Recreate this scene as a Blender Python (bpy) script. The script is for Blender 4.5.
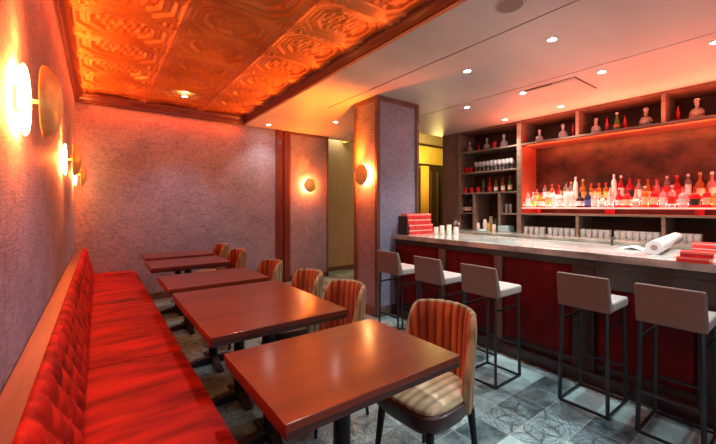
import bpy, bmesh, math, random
from mathutils import Vector, Matrix
random.seed(7)
PI = math.pi
for o in list(bpy.data.objects): bpy.data.objects.remove(o)
SC = bpy.context.scene
COL = SC.collection

# ------------------------------------------------------------------ camera
EYE = 1.36
YAW = math.radians(36.607)
cam_d = bpy.data.cameras.new('camera'); cam = bpy.data.objects.new('camera', cam_d); COL.objects.link(cam)
cam.location = (0, 0, EYE); cam.rotation_euler = (PI/2, 0, -YAW)
cam_d.sensor_width = 36; cam_d.lens = 350/716*36; cam_d.shift_y = -15/716; cam_d.clip_start = 0.02
SC.camera = cam

# ------------------------------------------------------------------ world, exposure
w = bpy.data.worlds.new('world'); SC.world = w; w.use_nodes = True
w.node_tree.nodes['Background'].inputs[0].default_value = (0.6, 0.5, 0.5, 1)
w.node_tree.nodes['Background'].inputs[1].default_value = 0.15
SC.view_settings.view_transform = 'Standard'; SC.view_settings.look = 'None'
SC.view_settings.gamma = 1; SC.view_settings.use_curve_mapping = False
SC.view_settings.exposure = 0.42
DOWN_W = 72; SCONCE_W = 52.0; NICHE_W = 50

def light(name, kind, loc, energy, color, rot=(0, 0, 0), **kw):
    d = bpy.data.lights.new(name, kind); d.energy = energy; d.color = color
    for k, v in kw.items(): setattr(d, k, v)
    o = bpy.data.objects.new(name, d); COL.objects.link(o); o.location = loc; o.rotation_euler = rot
    return o

SOFF = 2.74          # bar-side ceiling
TIN = 2.86           # pressed tin field
WL = -0.24           # left wall plane
YB = 5.91            # back wall plane
# cool fill added behind the camera, standing in for a street front
light('front_fill', 'AREA', (1.6, -1.12, 1.15), 9, (0.70, 0.86, 1.0), (PI/2, 0, 0), shape='RECTANGLE', size=2.2, size_y=1.3)
# ceiling downlight positions (x, y, ceiling height)
DOWN = [(3.0, .55, SOFF), (3.0, 1.36, SOFF), (3.01, 2.19, SOFF), (4.15, .57, SOFF), (4.13, 1.385, SOFF), (4.13, 2.21, SOFF),
        (4.1, 2.99, SOFF), (5.1, 2.2, SOFF), (5.16, 3.05, SOFF), (3.1, 4.78, SOFF), (2.3, 5.6, SOFF), (.935, 5.16, TIN),
        (.86, 2.0, TIN), (.86, -.2, TIN)]  # last two are unseen, added as fill for the banquette side
for i, (x, y, zc) in enumerate(DOWN):
    e = DOWN_W; col = (1.0, .86, .70)
    if x < 2: e = DOWN_W*(.62 if y > 4 else 1.15); col = (.95, .92, 1.0)
    elif y > 4: e = DOWN_W*.35
    elif x > 5: e = DOWN_W*.8
    elif x < 3.05 and y < 3: e = DOWN_W*1.25; col = (.80, .95, 1.0)
    light('downlight_beam', 'SPOT', (x, y, zc-.03), e, col, spot_size=math.radians(94 if x < 2 else 108), spot_blend=.85, shadow_soft_size=.03)
# red and amber glow of the lit back-bar niche, the LED run under the bottle tiers
light('niche_led', 'AREA', (5.50, 1.55, 1.385), NICHE_W*.45, (1, .36, .28), (PI, 0, 0), shape='RECTANGLE', size=.04, size_y=2.8)
light('niche_top_fill', 'AREA', (5.45, 1.4, 2.325), 11, (1, .17, .05), (0, math.radians(-97), 0), shape='RECTANGLE', size=.012, size_y=2.9)  # added fill strip, brightens the niche soffit and upper back
light('niche_cove_led', 'AREA', (5.28, 1.4, 2.30), NICHE_W*.9, (1, .15, .06), (0, math.radians(155), 0), shape='RECTANGLE', size=.06, size_y=3.3)
# amber fill strips added along the mouldings to make the tin ceiling glow
light('tin_fill_strip', 'AREA', (1.90, 2.5, 2.735), 11, (1, .17, .015), (0, math.radians(98), 0), shape='RECTANGLE', size=.03, size_y=6.6)
light('tin_fill_strip', 'AREA', (-.13, 2.5, 2.72), 21, (1, .20, .02), (0, math.radians(-125), 0), shape='RECTANGLE', size=.03, size_y=6.6)
light('wall_red_fill', 'AREA', (.9, YB-.10, 2.71), 8, (1, .05, .01), (math.radians(12), 0, 0), shape='RECTANGLE', size=2.0, size_y=.03)  # red fill added to tint the upper walls, here and on the left
light('wall_red_fill', 'AREA', (WL+.10, 2.6, 2.71), 17, (1, .055, .01), (0, math.radians(12), 0), shape='RECTANGLE', size=.03, size_y=6.2)
# yellow room past the bar
light('side_room_lamp', 'POINT', (6.4, 5.45, 2.6), 60, (1.0, .72, .22), shadow_soft_size=.15)
light('alcove_lamp', 'POINT', (4.1, 6.08, 2.95), 12, (1.0, .80, .5), shadow_soft_size=.1)

# ------------------------------------------------------------------ helpers
def tag(o, label, cat, group=None, kind=None):
    o['label'] = label; o['category'] = cat
    if group: o['group'] = group
    if kind: o['kind'] = kind
    return o
def thing(name, label, cat, loc=(0, 0, 0), rz=0, group=None):
    o = bpy.data.objects.new(name, None); COL.objects.link(o); o.empty_display_size = .1
    o.location = loc; o.rotation_euler = (0, 0, rz)
    return tag(o, label, cat, group)
def obj(name, bm, mat, parent=None, smooth=False, bevel=0, loc=None, auto=None):
    me = bpy.data.meshes.new(name)
    if isinstance(bm, tuple): me.from_pydata(*bm)
    else:
        bmesh.ops.recalc_face_normals(bm, faces=bm.faces); bm.to_mesh(me); bm.free()
    me.update()
    for m in (mat if isinstance(mat, (list, tuple)) else [mat]): me.materials.append(m)
    if smooth: me.shade_smooth()
    if auto: 
        me.shade_smooth(); me.set_sharp_from_angle(angle=math.radians(auto))
    o = bpy.data.objects.new(name, me); COL.objects.link(o)
    if parent: o.parent = parent
    if loc: o.location = loc
    if bevel:
        b = o.modifiers.new('b', 'BEVEL'); b.width = bevel; b.segments = 3; b.limit_method = 'ANGLE'
        me.shade_smooth(); me.set_sharp_from_angle(angle=math.radians(50))
    return o
def struct(name, bm, mat, parent=None, **kw):
    o = obj(name, bm, mat, parent, **kw)
    if not parent: o['kind'] = 'structure'
    return o
def dup(o, parent=None, loc=None, rz=None, label=None):
    c = o.copy(); COL.objects.link(c)
    if parent: c.parent = parent
    if loc is not None: c.location = loc
    if rz is not None: c.rotation_euler = (0, 0, rz)
    if label: c['label'] = label
    for ch in list(o.children): dup(ch, c)
    return c
def B(): return bmesh.new()
def box(bm, x0, x1, y0, y1, z0, z1, M=None):
    vs = [bm.verts.new((x, y, z)) for z in (z0, z1) for x, y in ((x0, y0), (x1, y0), (x1, y1), (x0, y1))]
    for f in ((0, 3, 2, 1), (4, 5, 6, 7), (0, 1, 5, 4), (1, 2, 6, 5), (2, 3, 7, 6), (3, 0, 4, 7)): bm.faces.new([vs[i] for i in f])
    if M: bmesh.ops.transform(bm, matrix=M, verts=vs)
    return vs
def bx(*a): bm = B(); box(bm, *a); return bm
def lathe(bm, prof, n=20, c=(0, 0, 0), M=None, cap=True):
    rings = []; new = []
    for r, z in prof:
        ring = [bm.verts.new((c[0]+r*math.cos(2*PI*k/n), c[1]+r*math.sin(2*PI*k/n), c[2]+z)) for k in range(n)]
        rings.append(ring); new += ring
    for a, b in zip(rings, rings[1:]):
        for k in range(n): bm.faces.new((a[k], a[(k+1) % n], b[(k+1) % n], b[k]))
    if cap:
        if prof[0][0] > 1e-4: bm.faces.new(rings[0][::-1])
        if prof[-1][0] > 1e-4: bm.faces.new(rings[-1])
    if M: bmesh.ops.transform(bm, matrix=M, verts=new)
    return new
def lt(prof, n=20, c=(0, 0, 0), M=None, cap=True): bm = B(); lathe(bm, prof, n, c, M, cap); return bm
def tube(bm, p, q, r, r2=None, n=12):
    p, q = Vector(p), Vector(q); d = q-p
    M = Matrix.Translation(p) @ d.to_track_quat('Z', 'Y').to_matrix().to_4x4()
    lathe(bm, [(r, 0), (r if r2 is None else r2, d.length)], n, M=M)
def bar(bm, p, q, a, b=None):      # square tube
    p, q = Vector(p), Vector(q); d = q-p; b = b or a
    M = Matrix.Translation(p) @ d.to_track_quat('Z', 'Y').to_matrix().to_4x4()
    box(bm, -a/2, a/2, -b/2, b/2, 0, d.length, M)
def prism_y(bm, prof, y0, y1):     # profile in x,z swept along y
    a = [bm.verts.new((x, y0, z)) for x, z in prof]; b = [bm.verts.new((x, y1, z)) for x, z in prof]
    n = len(prof)
    for k in range(n): bm.faces.new((a[k], a[(k+1) % n], b[(k+1) % n], b[k]))
    bm.faces.new(a[::-1]); bm.faces.new(b)
def prism_x(bm, prof, x0, x1):     # profile in y,z swept along x
    a = [bm.verts.new((x0, y, z)) for y, z in prof]; b = [bm.verts.new((x1, y, z)) for y, z in prof]
    n = len(prof)
    for k in range(n): bm.faces.new((a[k], a[(k+1) % n], b[(k+1) % n], b[k]))
    bm.faces.new(a[::-1]); bm.faces.new(b)
def grid(nu, nv, fn, closeu=False):
    V = [fn(i/(nu-1) if not closeu else i/nu, j/(nv-1)) for j in range(nv) for i in range(nu)]
    Fc = []
    for j in range(nv-1):
        for i in range(nu if closeu else nu-1):
            i2 = (i+1) % nu
            Fc.append((j*nu+i, j*nu+i2, (j+1)*nu+i2, (j+1)*nu+i))
    return V, [], Fc
# pixel ray of the photograph -> where it crosses the plane x = X (used only to read positions off)
cs, sn = math.cos(YAW), math.sin(YAW)
def at_x(px, X):
    u = (px-358)/350; return X/(sn+cs*u)*(cs-sn*u)

# ------------------------------------------------------------------ materials
def mat(name, col, rough=.5, metal=0, coat=0, sheen=0, emit=None, es=0, trans=0, ior=1.45, spec=.5, alpha=1):
    m = bpy.data.materials.new(name); m.use_nodes = True; p = m.node_tree.nodes['Principled BSDF']
    I = p.inputs
    I['Base Color'].default_value = (*col, 1); I['Roughness'].default_value = rough; I['Metallic'].default_value = metal
    I['Coat Weight'].default_value = coat; I['Coat Roughness'].default_value = .12
    I['Sheen Weight'].default_value = sheen; I['Sheen Roughness'].default_value = .35
    I['Transmission Weight'].default_value = trans; I['IOR'].default_value = ior; I['Specular IOR Level'].default_value = spec
    I['Alpha'].default_value = alpha
    if emit: I['Emission Color'].default_value = (*emit, 1); I['Emission Strength'].default_value = es
    return m
def nd(m, t, **kw):
    n = m.node_tree.nodes.new(t)
    for k, v in kw.items(): setattr(n, k, v)
    return n
def L(m, a, b): m.node_tree.links.new(a, b)
def P(m): return m.node_tree.nodes['Principled BSDF']
def noisy(m, c1, c2, scale=(10, 10, 10), detail=4, bump=0, lo=.3, hi=.7, dist=.002, nscale=1, bscale=None, rough_noise=.5):
    tc = nd(m, 'ShaderNodeTexCoord'); mp = nd(m, 'ShaderNodeMapping'); mp.inputs['Scale'].default_value = scale
    L(m, tc.outputs['Object'], mp.inputs[0])
    n = nd(m, 'ShaderNodeTexNoise'); n.inputs['Scale'].default_value = nscale; n.inputs['Detail'].default_value = detail
    n.inputs['Roughness'].default_value = rough_noise
    L(m, mp.outputs[0], n.inputs[0])
    r = nd(m, 'ShaderNodeValToRGB'); r.color_ramp.elements[0].position = lo; r.color_ramp.elements[1].position = hi
    r.color_ramp.elements[0].color = (*c1, 1); r.color_ramp.elements[1].color = (*c2, 1)
    L(m, n.outputs[0], r.inputs[0]); L(m, r.outputs[0], P(m).inputs['Base Color'])
    if bump:
        b = nd(m, 'ShaderNodeBump'); b.inputs['Strength'].default_value = bump; b.inputs['Distance'].default_value = dist
        L(m, n.outputs[0], b.inputs['Height']); L(m, b.outputs[0], P(m).inputs['Normal'])
    return m

def weave_mat():
    m = mat('woven_wallcovering', (.3, .27, .3), .62, spec=.35)
    tc = nd(m, 'ShaderNodeTexCoord')
    ns = []
    for sc in ((420, 420, 30), (34, 34, 420)):
        mp = nd(m, 'ShaderNodeMapping'); mp.inputs['Scale'].default_value = sc; L(m, tc.outputs['Object'], mp.inputs[0])
        n = nd(m, 'ShaderNodeTexNoise'); n.inputs['Scale'].default_value = .55; n.inputs['Detail'].default_value = 3
        L(m, mp.outputs[0], n.inputs[0]); ns.append(n)
    big = nd(m, 'ShaderNodeTexNoise'); big.inputs['Scale'].default_value = 3.2; big.inputs['Detail'].default_value = 5; L(m, tc.outputs['Object'], big.inputs[0])
    a = nd(m, 'ShaderNodeMath', operation='ADD'); L(m, ns[0].outputs[0], a.inputs[0]); L(m, ns[1].outputs[0], a.inputs[1])
    b2 = nd(m, 'ShaderNodeMath', operation='MULTIPLY_ADD'); b2.inputs[1].default_value = .35; L(m, big.outputs[0], b2.inputs[0]); L(m, a.outputs[0], b2.inputs[2])
    r = nd(m, 'ShaderNodeValToRGB'); e = r.color_ramp.elements
    e[0].position = .88; e[0].color = (.105, .10, .145, 1); e[1].position = 1.5; e[1].color = (.37, .365, .48, 1)
    mr = nd(m, 'ShaderNodeMapRange'); mr.inputs[1].default_value = .85; mr.inputs[2].default_value = 1.5
    L(m, b2.outputs[0], mr.inputs[0]); e[0].position = 0.05; e[1].position = .95
    L(m, mr.outputs[0], r.inputs[0]); L(m, r.outputs[0], P(m).inputs['Base Color'])
    bp = nd(m, 'ShaderNodeBump'); bp.inputs['Strength'].default_value = .35; bp.inputs['Distance'].default_value = .002
    L(m, a.outputs[0], bp.inputs['Height']); L(m, bp.outputs[0], P(m).inputs['Normal'])
    return m
FAB = weave_mat()
REDWOOD = noisy(mat('red_stained_wood', (.13, .025, .015), .35, coat=.25), (.085, .015, .009), (.15, .03, .015), (14, 14, 1.5), bump=.05)
CROWN = noisy(mat('crown_wood', (.2, .04, .02), .38, coat=.3), (.095, .02, .010), (.15, .034, .016), (6, 2, 20))
BRN = noisy(mat('brown_trim_wood', (.12, .07, .05), .45), (.09, .05, .035), (.17, .10, .07), (8, 8, 1.5))
DKWOOD = noisy(mat('dark_bar_wood', (.035, .018, .012), .4, coat=.2), (.013, .007, .006), (.036, .017, .012), (8, 2, 20))
SHELF = noisy(mat('taupe_shelf_wood', (.2, .14, .11), .5), (.16, .11, .085), (.27, .20, .155), (4, 2, 30))
SHELFBK = noisy(mat('shelf_backing', (.05, .025, .018), .6), (.035, .018, .014), (.075, .04, .028), (6, 2, 10))
def table_mat():
    m = noisy(mat('table_walnut', (.16, .04, .015), .32, coat=.42, spec=.3), (.075, .010, .002), (.185, .030, .006), (.9, 9, 5), detail=3, lo=.2, hi=.8)
    P(m).inputs['Coat Roughness'].default_value = .15
    return m
TABLE = table_mat()
EDGE = mat('table_edge_wood', (.045, .010, .006), .35, coat=.3)
IRON = mat('black_iron', (.012, .011, .012), .45, .3)
STEEL = mat('dark_steel_tube', (.045, .05, .055), .32, .75)
RAILW = noisy(mat('oak_rail', (.35, .17, .08), .42), (.105, .058, .034), (.19, .11, .065), (20, 1.2, 20), bump=.04)
def velvet(name, c1, c2, sheen=.6):
    m = noisy(mat(name, c1, .72, sheen=sheen, spec=.25), c1, c2, (2.2, 11, 7), detail=5, lo=.30, hi=.68, bump=.25, dist=.004)
    P(m).inputs['Sheen Tint'].default_value = (1, .25, .12, 1)
    return m
VELVET = velvet('scarlet_velvet', (.11, .001, .0006), (.46, .013, .003), .08)
VELVETD = velvet('crimson_bar_velvet', (.065, .001, .003), (.12, .002, .005), .1)
BRASS = noisy(mat('hammered_brass', (.75, .42, .10), .36, .35), (.85, .62, .16), (1.0, .82, .34), (30, 30, 30), bump=.25, dist=.003)
BRASSP = mat('plain_brass', (.72, .42, .14), .3, 1)
GLOW = mat('lit_sconce_glass', (.9, .8, .6), .4, emit=(1, .55, .20), es=34)
LAMP = mat('downlight_lens', (.9, .9, .9), .3, emit=(1, .95, .88), es=110)
TRIM = mat('white_trim_ring', (.6, .55, .5), .4)
def soff_mat():
    m = mat('plaster_ceiling', (.5, .46, .42), .5, spec=.4)
    return noisy(m, (.43, .40, .38), (.56, .52, .49), (.5, 1.6, 1), detail=3)
PLASTER = soff_mat()
TINM = noisy(mat('copper_pressed_tin', (.7, .22, .05), .36, .35), (.48, .15, .03), (.74, .27, .055), (2.2, 2.2, 2.2), detail=5, lo=.3, hi=.66)
BLACKM = mat('black_reveal', (.01, .01, .01), .6)
TANWALL = noisy(mat('tan_grasscloth', (.35, .28, .18), .7), (.30, .24, .155), (.42, .345, .23), (60, 60, 2), detail=3)
YELW = noisy(mat('yellow_plaster', (.6, .42, .08), .6), (.55, .38, .07), (.68, .5, .12), (3, 3, 3))
STOOLF = noisy(mat('taupe_stool_fabric', (.32, .24, .21), .8, sheen=.2), (.115, .080, .062), (.20, .145, .115), (220, 220, 220), detail=2, bump=.3, dist=.001)
STOOLL = noisy(mat('light_stool_fabric', (.55, .5, .45), .75, sheen=.2), (.30, .28, .25), (.43, .40, .36), (220, 220, 220), detail=2, bump=.3, dist=.001)
def stripe_shade_velvet(name, a, b, mode='back'):  # fabric stripes that also paint shade into the channel grooves
    m = noisy(mat(name, a, .6, sheen=.2, spec=.3), a, b, (12, 12, 3), detail=4, lo=.35, hi=.65, bump=.15, dist=.002)
    ramp = [n for n in m.node_tree.nodes if n.type == 'VALTORGB'][0]
    tc = nd(m, 'ShaderNodeTexCoord'); sp = nd(m, 'ShaderNodeSeparateXYZ'); L(m, tc.outputs['Object'], sp.inputs[0])
    def M(op, x, y=None, z=None):
        n = nd(m, 'ShaderNodeMath', operation=op)
        for i, v in enumerate((x, y, z)):
            if v is None: continue
            if isinstance(v, (int, float)): n.inputs[i].default_value = v
            else: L(m, v, n.inputs[i])
        return n.outputs[0]
    if mode == 'back':
        A = math.radians(84); t = M('ARCTAN2', sp.outputs[1], sp.outputs[0]); w_ = M('ABSOLUTE', M('SINE', M('MULTIPLY_ADD', t, 6*PI/A, 6*PI)))
    else: w_ = M('ABSOLUTE', M('SINE', M('MULTIPLY', sp.outputs[1], PI/.046)))
    f = nd(m, 'ShaderNodeMapRange'); f.inputs[1].default_value = .25; f.inputs[2].default_value = .85; f.inputs[3].default_value = .6; f.inputs[4].default_value = 0; L(m, w_, f.inputs[0])
    mx = nd(m, 'ShaderNodeMix', data_type='RGBA'); L(m, f.outputs[0], mx.inputs[0]); L(m, ramp.outputs[0], mx.inputs[6]); mx.inputs[7].default_value = (a[0]*.35, a[1]*.35, a[2]*.4, 1)
    L(m, mx.outputs[2], P(m).inputs['Base Color'])
    return m
CHIN = stripe_shade_velvet('rust_velvet', (.24, .038, .008), (.50, .11, .018))
CHOUT = stripe_shade_velvet('straw_gold_velvet', (.16, .105, .04), (.40, .29, .13))
CHSEAT = stripe_shade_velvet('straw_seat_velvet', (.50, .44, .22), (.74, .67, .42), 'seat')
CHFRAME = mat('mahogany_chair_frame', (.035, .007, .005), .42, coat=.1)
def stone_mat():
    m = mat('veined_stone', (.4, .4, .36), .16, coat=.3)
    noisy(m, (.14, .15, .14), (.52, .53, .48), (3, 1.2, 3), detail=9, lo=.32, hi=.62, rough_noise=.65, nscale=2.2)
    return m
STONE = stone_mat()
def niche_mat():
    m = mat('mottled_red_stone', (.2, .04, .03), .35)
    noisy(m, (.022, .007, .006), (.15, .05, .032), (1.2, 1.2, 1.6), detail=9, lo=.35, hi=.68, rough_noise=.65, nscale=2.4)
    return m
NICHE = niche_mat()
NICHER = noisy(mat('red_lacquer_panel', (.5, .10, .05), .4), (.42, .06, .03), (.58, .16, .08), (1.5, 1.5, 2))
def floor_mat():
    m = mat('encaustic_tiles', (.2, .25, .25), .33, spec=.5)
    T = .229
    tc = nd(m, 'ShaderNodeTexCoord'); sp = nd(m, 'ShaderNodeSeparateXYZ'); L(m, tc.outputs['Object'], sp.inputs[0])
    def M(op, a, b=None, c=None, clamp=False):
        n = nd(m, 'ShaderNodeMath', operation=op, use_clamp=clamp)
        for i, v in enumerate((a, b, c)):
            if v is None: continue
            if isinstance(v, (int, float)): n.inputs[i].default_value = v
            else: L(m, v, n.inputs[i])
        return n.outputs[0]
    u = M('DIVIDE', M('SUBTRACT', sp.outputs[0], 2.428), T); v = M('DIVIDE', M('SUBTRACT', sp.outputs[1], 1.366), T)
    cu, cv = M('FLOOR', u), M('FLOOR', v); fu, fv = M('SUBTRACT', u, cu), M('SUBTRACT', v, cv)
    def tri(f): return M('MINIMUM', f, M('SUBTRACT', 1, f))
    eu, ev = tri(fu), tri(fv)
    grout = M('LESS_THAN', M('MINIMUM', eu, ev), .009)
    cx = nd(m, 'ShaderNodeCombineXYZ'); L(m, cu, cx.inputs[0]); L(m, cv, cx.inputs[1])
    wn = nd(m, 'ShaderNodeTexWhiteNoise', noise_dimensions='3D'); L(m, cx.outputs[0], wn.inputs[0])
    # bigger 2x2 groups decide which tiles carry the medallion
    gu, gv = M('FLOOR', M('MULTIPLY', cu, .5)), M('FLOOR', M('MULTIPLY', cv, .5))
    cg = nd(m, 'ShaderNodeCombineXYZ'); L(m, gu, cg.inputs[0]); L(m, gv, cg.inputs[1]); cg.inputs[2].default_value = 3.3
    wg = nd(m, 'ShaderNodeTexWhiteNoise', noise_dimensions='3D'); L(m, cg.outputs[0], wg.inputs[0])
    # local coords centred on the 2x2 group
    hu = M('SUBTRACT', M('SUBTRACT', M('MULTIPLY', u, .5), gu), .5); hv = M('SUBTRACT', M('SUBTRACT', M('MULTIPLY', v, .5), gv), .5)
    rad = M('SQRT', M('ADD', M('MULTIPLY', hu, hu), M('MULTIPLY', hv, hv))); ang = M('ARCTAN2', hv, hu)
    pet = M('ABSOLUTE', M('SINE', M('MULTIPLY', ang, 4)))
    p1 = M('LESS_THAN', M('ABSOLUTE', M('SUBTRACT', rad, M('MULTIPLY_ADD', pet, .17, .10))), .028)
    p2 = M('LESS_THAN', M('ABSOLUTE', M('SUBTRACT', rad, M('MULTIPLY_ADD', pet, -.14, .44))), .026)
    p3 = M('LESS_THAN', M('ABSOLUTE', M('SINE', M('MULTIPLY', M('ADD', hu, hv), 19))), .16)
    p4 = M('LESS_THAN', M('ABSOLUTE', M('SINE', M('MULTIPLY', M('SUBTRACT', hu, hv), 19))), .16)
    p5 = M('LESS_THAN', M('ABSOLUTE', M('SUBTRACT', M('ABSOLUTE', M('SINE', M('MULTIPLY', rad, 24))), M('MULTIPLY', pet, .8))), .14)
    corner = M('GREATER_THAN', rad, .46)
    pat = M('MAXIMUM', M('MAXIMUM', M('MAXIMUM', p1, p2), M('MULTIPLY', p5, .7)), M('MULTIPLY', corner, M('MAXIMUM', p3, p4)))
    patm = M('MULTIPLY', pat, M('GREATER_THAN', wg.outputs[0], .25))
    # wear
    ns = nd(m, 'ShaderNodeTexNoise'); ns.inputs['Scale'].default_value = 5; ns.inputs['Detail'].default_value = 7; ns.inputs['Roughness'].default_value = .65
    L(m, tc.outputs['Object'], ns.inputs[0])
    nf = nd(m, 'ShaderNodeTexNoise'); nf.inputs['Scale'].default_value = 34; nf.inputs['Detail'].default_value = 5; L(m, tc.outputs['Object'], nf.inputs[0])
    patw = M('MULTIPLY', patm, M('MULTIPLY_ADD', nf.outputs[0], 2.8, -.6, clamp=True))
    r = nd(m, 'ShaderNodeValToRGB'); e = r.color_ramp.elements
    e[0].position = .25; e[0].color = (.020, .042, .048, 1); e[1].position = .72; e[1].color = (.31, .48, .47, 1)
    mixv = M('ADD', M('MULTIPLY', ns.outputs[0], .62), M('ADD', M('MULTIPLY', wn.outputs[0], .38), M('MULTIPLY', nf.outputs[0], .18)))
    L(m, M('SUBTRACT', mixv, .10), r.inputs[0])
    mx = nd(m, 'ShaderNodeMix', data_type='RGBA'); L(m, M('MULTIPLY', patw, .85), mx.inputs[0]); L(m, r.outputs[0], mx.inputs[6]); mx.inputs[7].default_value = (.025, .032, .04, 1)
    mg = nd(m, 'ShaderNodeMix', data_type='RGBA'); L(m, M('MULTIPLY', grout, .6), mg.inputs[0]); L(m, mx.outputs[2], mg.inputs[6]); mg.inputs[7].default_value = (.36, .38, .36, 1)
    L(m, mg.outputs[2], P(m).inputs['Base Color'])
    rr = M('MULTIPLY_ADD', ns.outputs[0], .35, .2); L(m, rr, P(m).inputs['Roughness'])
    bp = nd(m, 'ShaderNodeBump'); bp.inputs['Strength'].default_value = .3; bp.inputs['Distance'].default_value = .002
    L(m, M('MULTIPLY', M('ADD', nf.outputs[0], M('MULTIPLY', grout, -1.5)), 1), bp.inputs['Height']); L(m, bp.outputs[0], P(m).inputs['Normal'])
    return m
FLOOR = floor_mat()

# ------------------------------------------------------------------ room shell
Y0 = -1.2
struct('floor', bx(WL-.1, 8.6, Y0-.1, 6.45, -.08, 0), FLOOR)
struct('wall_left', bx(WL-.1, WL, Y0-.1, YB+.1, 0, 3.0), FAB)
struct('wall_back', bx(WL-.1, 2.55, YB, YB+.1, 0, 3.0), FAB)
struct('wall_front', bx(WL-.1, 8.6, Y0-.1, Y0, 0, 3.5), PLASTER)
struct('wall_back_panel', bx(2.80, 3.62, YB-.02, YB+.1, .10, SOFF-.02), FAB)
bm = B(); box(bm, 2.55, 2.66, YB-.05, YB+.1, 0, SOFF+.1); box(bm, 2.70, 2.80, YB-.05, YB+.1, 0, SOFF+.1); box(bm, 2.66, 2.70, YB-.02, YB+.1, 0, SOFF+.1)
struct('trim_1', bm, REDWOOD, bevel=.004)
bm = B(); box(bm, 2.80, 2.83, YB-.035, YB, 0, SOFF); box(bm, 3.60, 3.64, YB-.035, YB+.1, 0, SOFF); box(bm, 2.83, 3.60, YB-.035, YB, SOFF-.05, SOFF); box(bm, 2.8, 3.64, YB-.035, YB+.1, 0, .10)
struct('trim_2', bm, BRN)
struct('wall_recess', bx(3.6, 8.6, 6.3, 6.45, 0, 3.5), TANWALL)
struct('baseboard_recess', bx(3.6, 6.5, 6.28, 6.3, 0, .09), BRN)
struct('wall_right', bx(5.92, 6.05, Y0, 4.5, 0, 3.0), DKWOOD)
struct('wall_far_right', bx(8.5, 8.6, Y0, 6.4, 0, 3.5), YELW)
struct('baseboard_back', bx(WL, 2.55, YB-.015, YB, 0, .10), BRN)
# soffit in boards with dark reveals between
bm = B()
for x0, x1, y1 in ((1.98, 2.562, YB+.1), (2.578, 3.912, YB+.1), (3.928, 4.3, YB+.1), (4.3, 6.0, 4.52)): box(bm, x0, x1, Y0, y1, SOFF, SOFF+.03)
box(bm, 2.562, 2.578, 4.19, YB+.1, SOFF, SOFF+.03)
struct('ceiling', bm, PLASTER)
bm = B(); box(bm, 2.55, 2.59, Y0, 4.19, SOFF+.025, SOFF+.04); box(bm, 3.90, 3.94, Y0, YB, SOFF+.025, SOFF+.04)
struct('trim_3', bm, BLACKM)
struct('ceiling.001', bx(1.9, 8.6, Y0-.1, 6.45, 3.40, 3.5), PLASTER)
struct('wall_upper_drop', bx(4.3, 8.5, 4.52, 4.56, SOFF, 3.42), YELW)
struct('wall_upper_drop_side', bx(4.26, 4.3, 4.52, 6.3, SOFF, 3.42), YELW)
struct('wall_upper_recess', bx(1.98, 4.26, YB+.1, YB+.14, SOFF, 3.42), TANWALL)
# pressed tin field as real relief
def tin_h(x, y):
    mu, mv = .74, .555
    u = (x-.17)/mu; v = (y-2.42)/mv
    u = (u-round(u))*mu; v = (v-round(v))*mv
    a, b = abs(u)/(mu/2), abs(v)/(mv/2)
    m = max(a, b, (a*mu+b*mv)/(mu+mv)*1.30)
    h = 0
    def ridge(d, c, w_): return max(0, 1-abs(d-c)/w_)
    edge = max(a, b)
    h += .010*ridge(edge, 1.0, .07) + .004*ridge(edge, .90, .03)
    if m < .90: h += -.006
    if m < .80: h += -.007
    h += .008*ridge(m, .84, .05)+.006*ridge(m, .70, .035)+.008*ridge(m, .60, .04)
    if m < .56:
        h += -.010 + .0065*math.sin(u*78+2.2*math.sin(v*60))*math.cos(v*85+1.6*math.sin(u*50)) + .006*math.exp(-(u*u+v*v)/.0011)
    elif m >= .97:      # corner spandrel
        cxx, cyy = abs(u)-mu/2, abs(v)-mv/2; rr = math.hypot(cxx, cyy)
        h += .010*ridge(rr, .05, .016)+.007*ridge(rr, .095, .012)
        h += .004*math.sin(cxx*90)*math.sin(cyy*90)
    return h
TX0, TX1 = WL, 2.0
nu, nv = 176, 560
V, E_, F_ = grid(nu, nv, lambda s, t: (TX0+(TX1-TX0)*s, Y0+(YB-Y0)*t, TIN-1.7*tin_h(TX0+(TX1-TX0)*s, Y0+(YB-Y0)*t)))
struct('ceiling.002', (V, E_, [f[::-1] for f in F_]), TINM, smooth=True)
struct('ceiling.003', bx(WL, 2.0, Y0, YB+.1, TIN+.08, TIN+.15), PLASTER)
# crown mouldings
def crown(s=1, w_=.085, h_=.135):   # profile from wall (0) outward, top at 0 going down
    return [(0, 0), (s*w_, 0), (s*w_, -.018), (s*w_*.86, -.024), (s*w_*.80, -.045), (s*w_*.62, -.062), (s*w_*.5, -.085), (s*w_*.34, -.094), (s*w_*.30, -.112), (s*w_*.12, -.116), (s*w_*.10, -h_), (0, -h_)]
bm = B(); prism_y(bm, [(WL+a, TIN+.012+b) for a, b in crown()], Y0, YB); struct('trim_4', bm, CROWN, auto=40)
bm = B(); prism_x(bm, [(YB-a, TIN+.012+b) for a, b in crown()], WL, 2.0); struct('trim_5', bm, CROWN, auto=40)
bm = B(); prism_y(bm, [(2.03+a, TIN+.02+b) for a, b in ((0, 0), (-.09, 0), (-.09, -.02), (-.075, -.028), (-.07, -.05), (-.05, -.068), (-.045, -.10), (-.02, -.108), (-.018, -.139), (0, -.139))], Y0, YB); struct('trim_6', bm, CROWN, auto=40)
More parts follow.
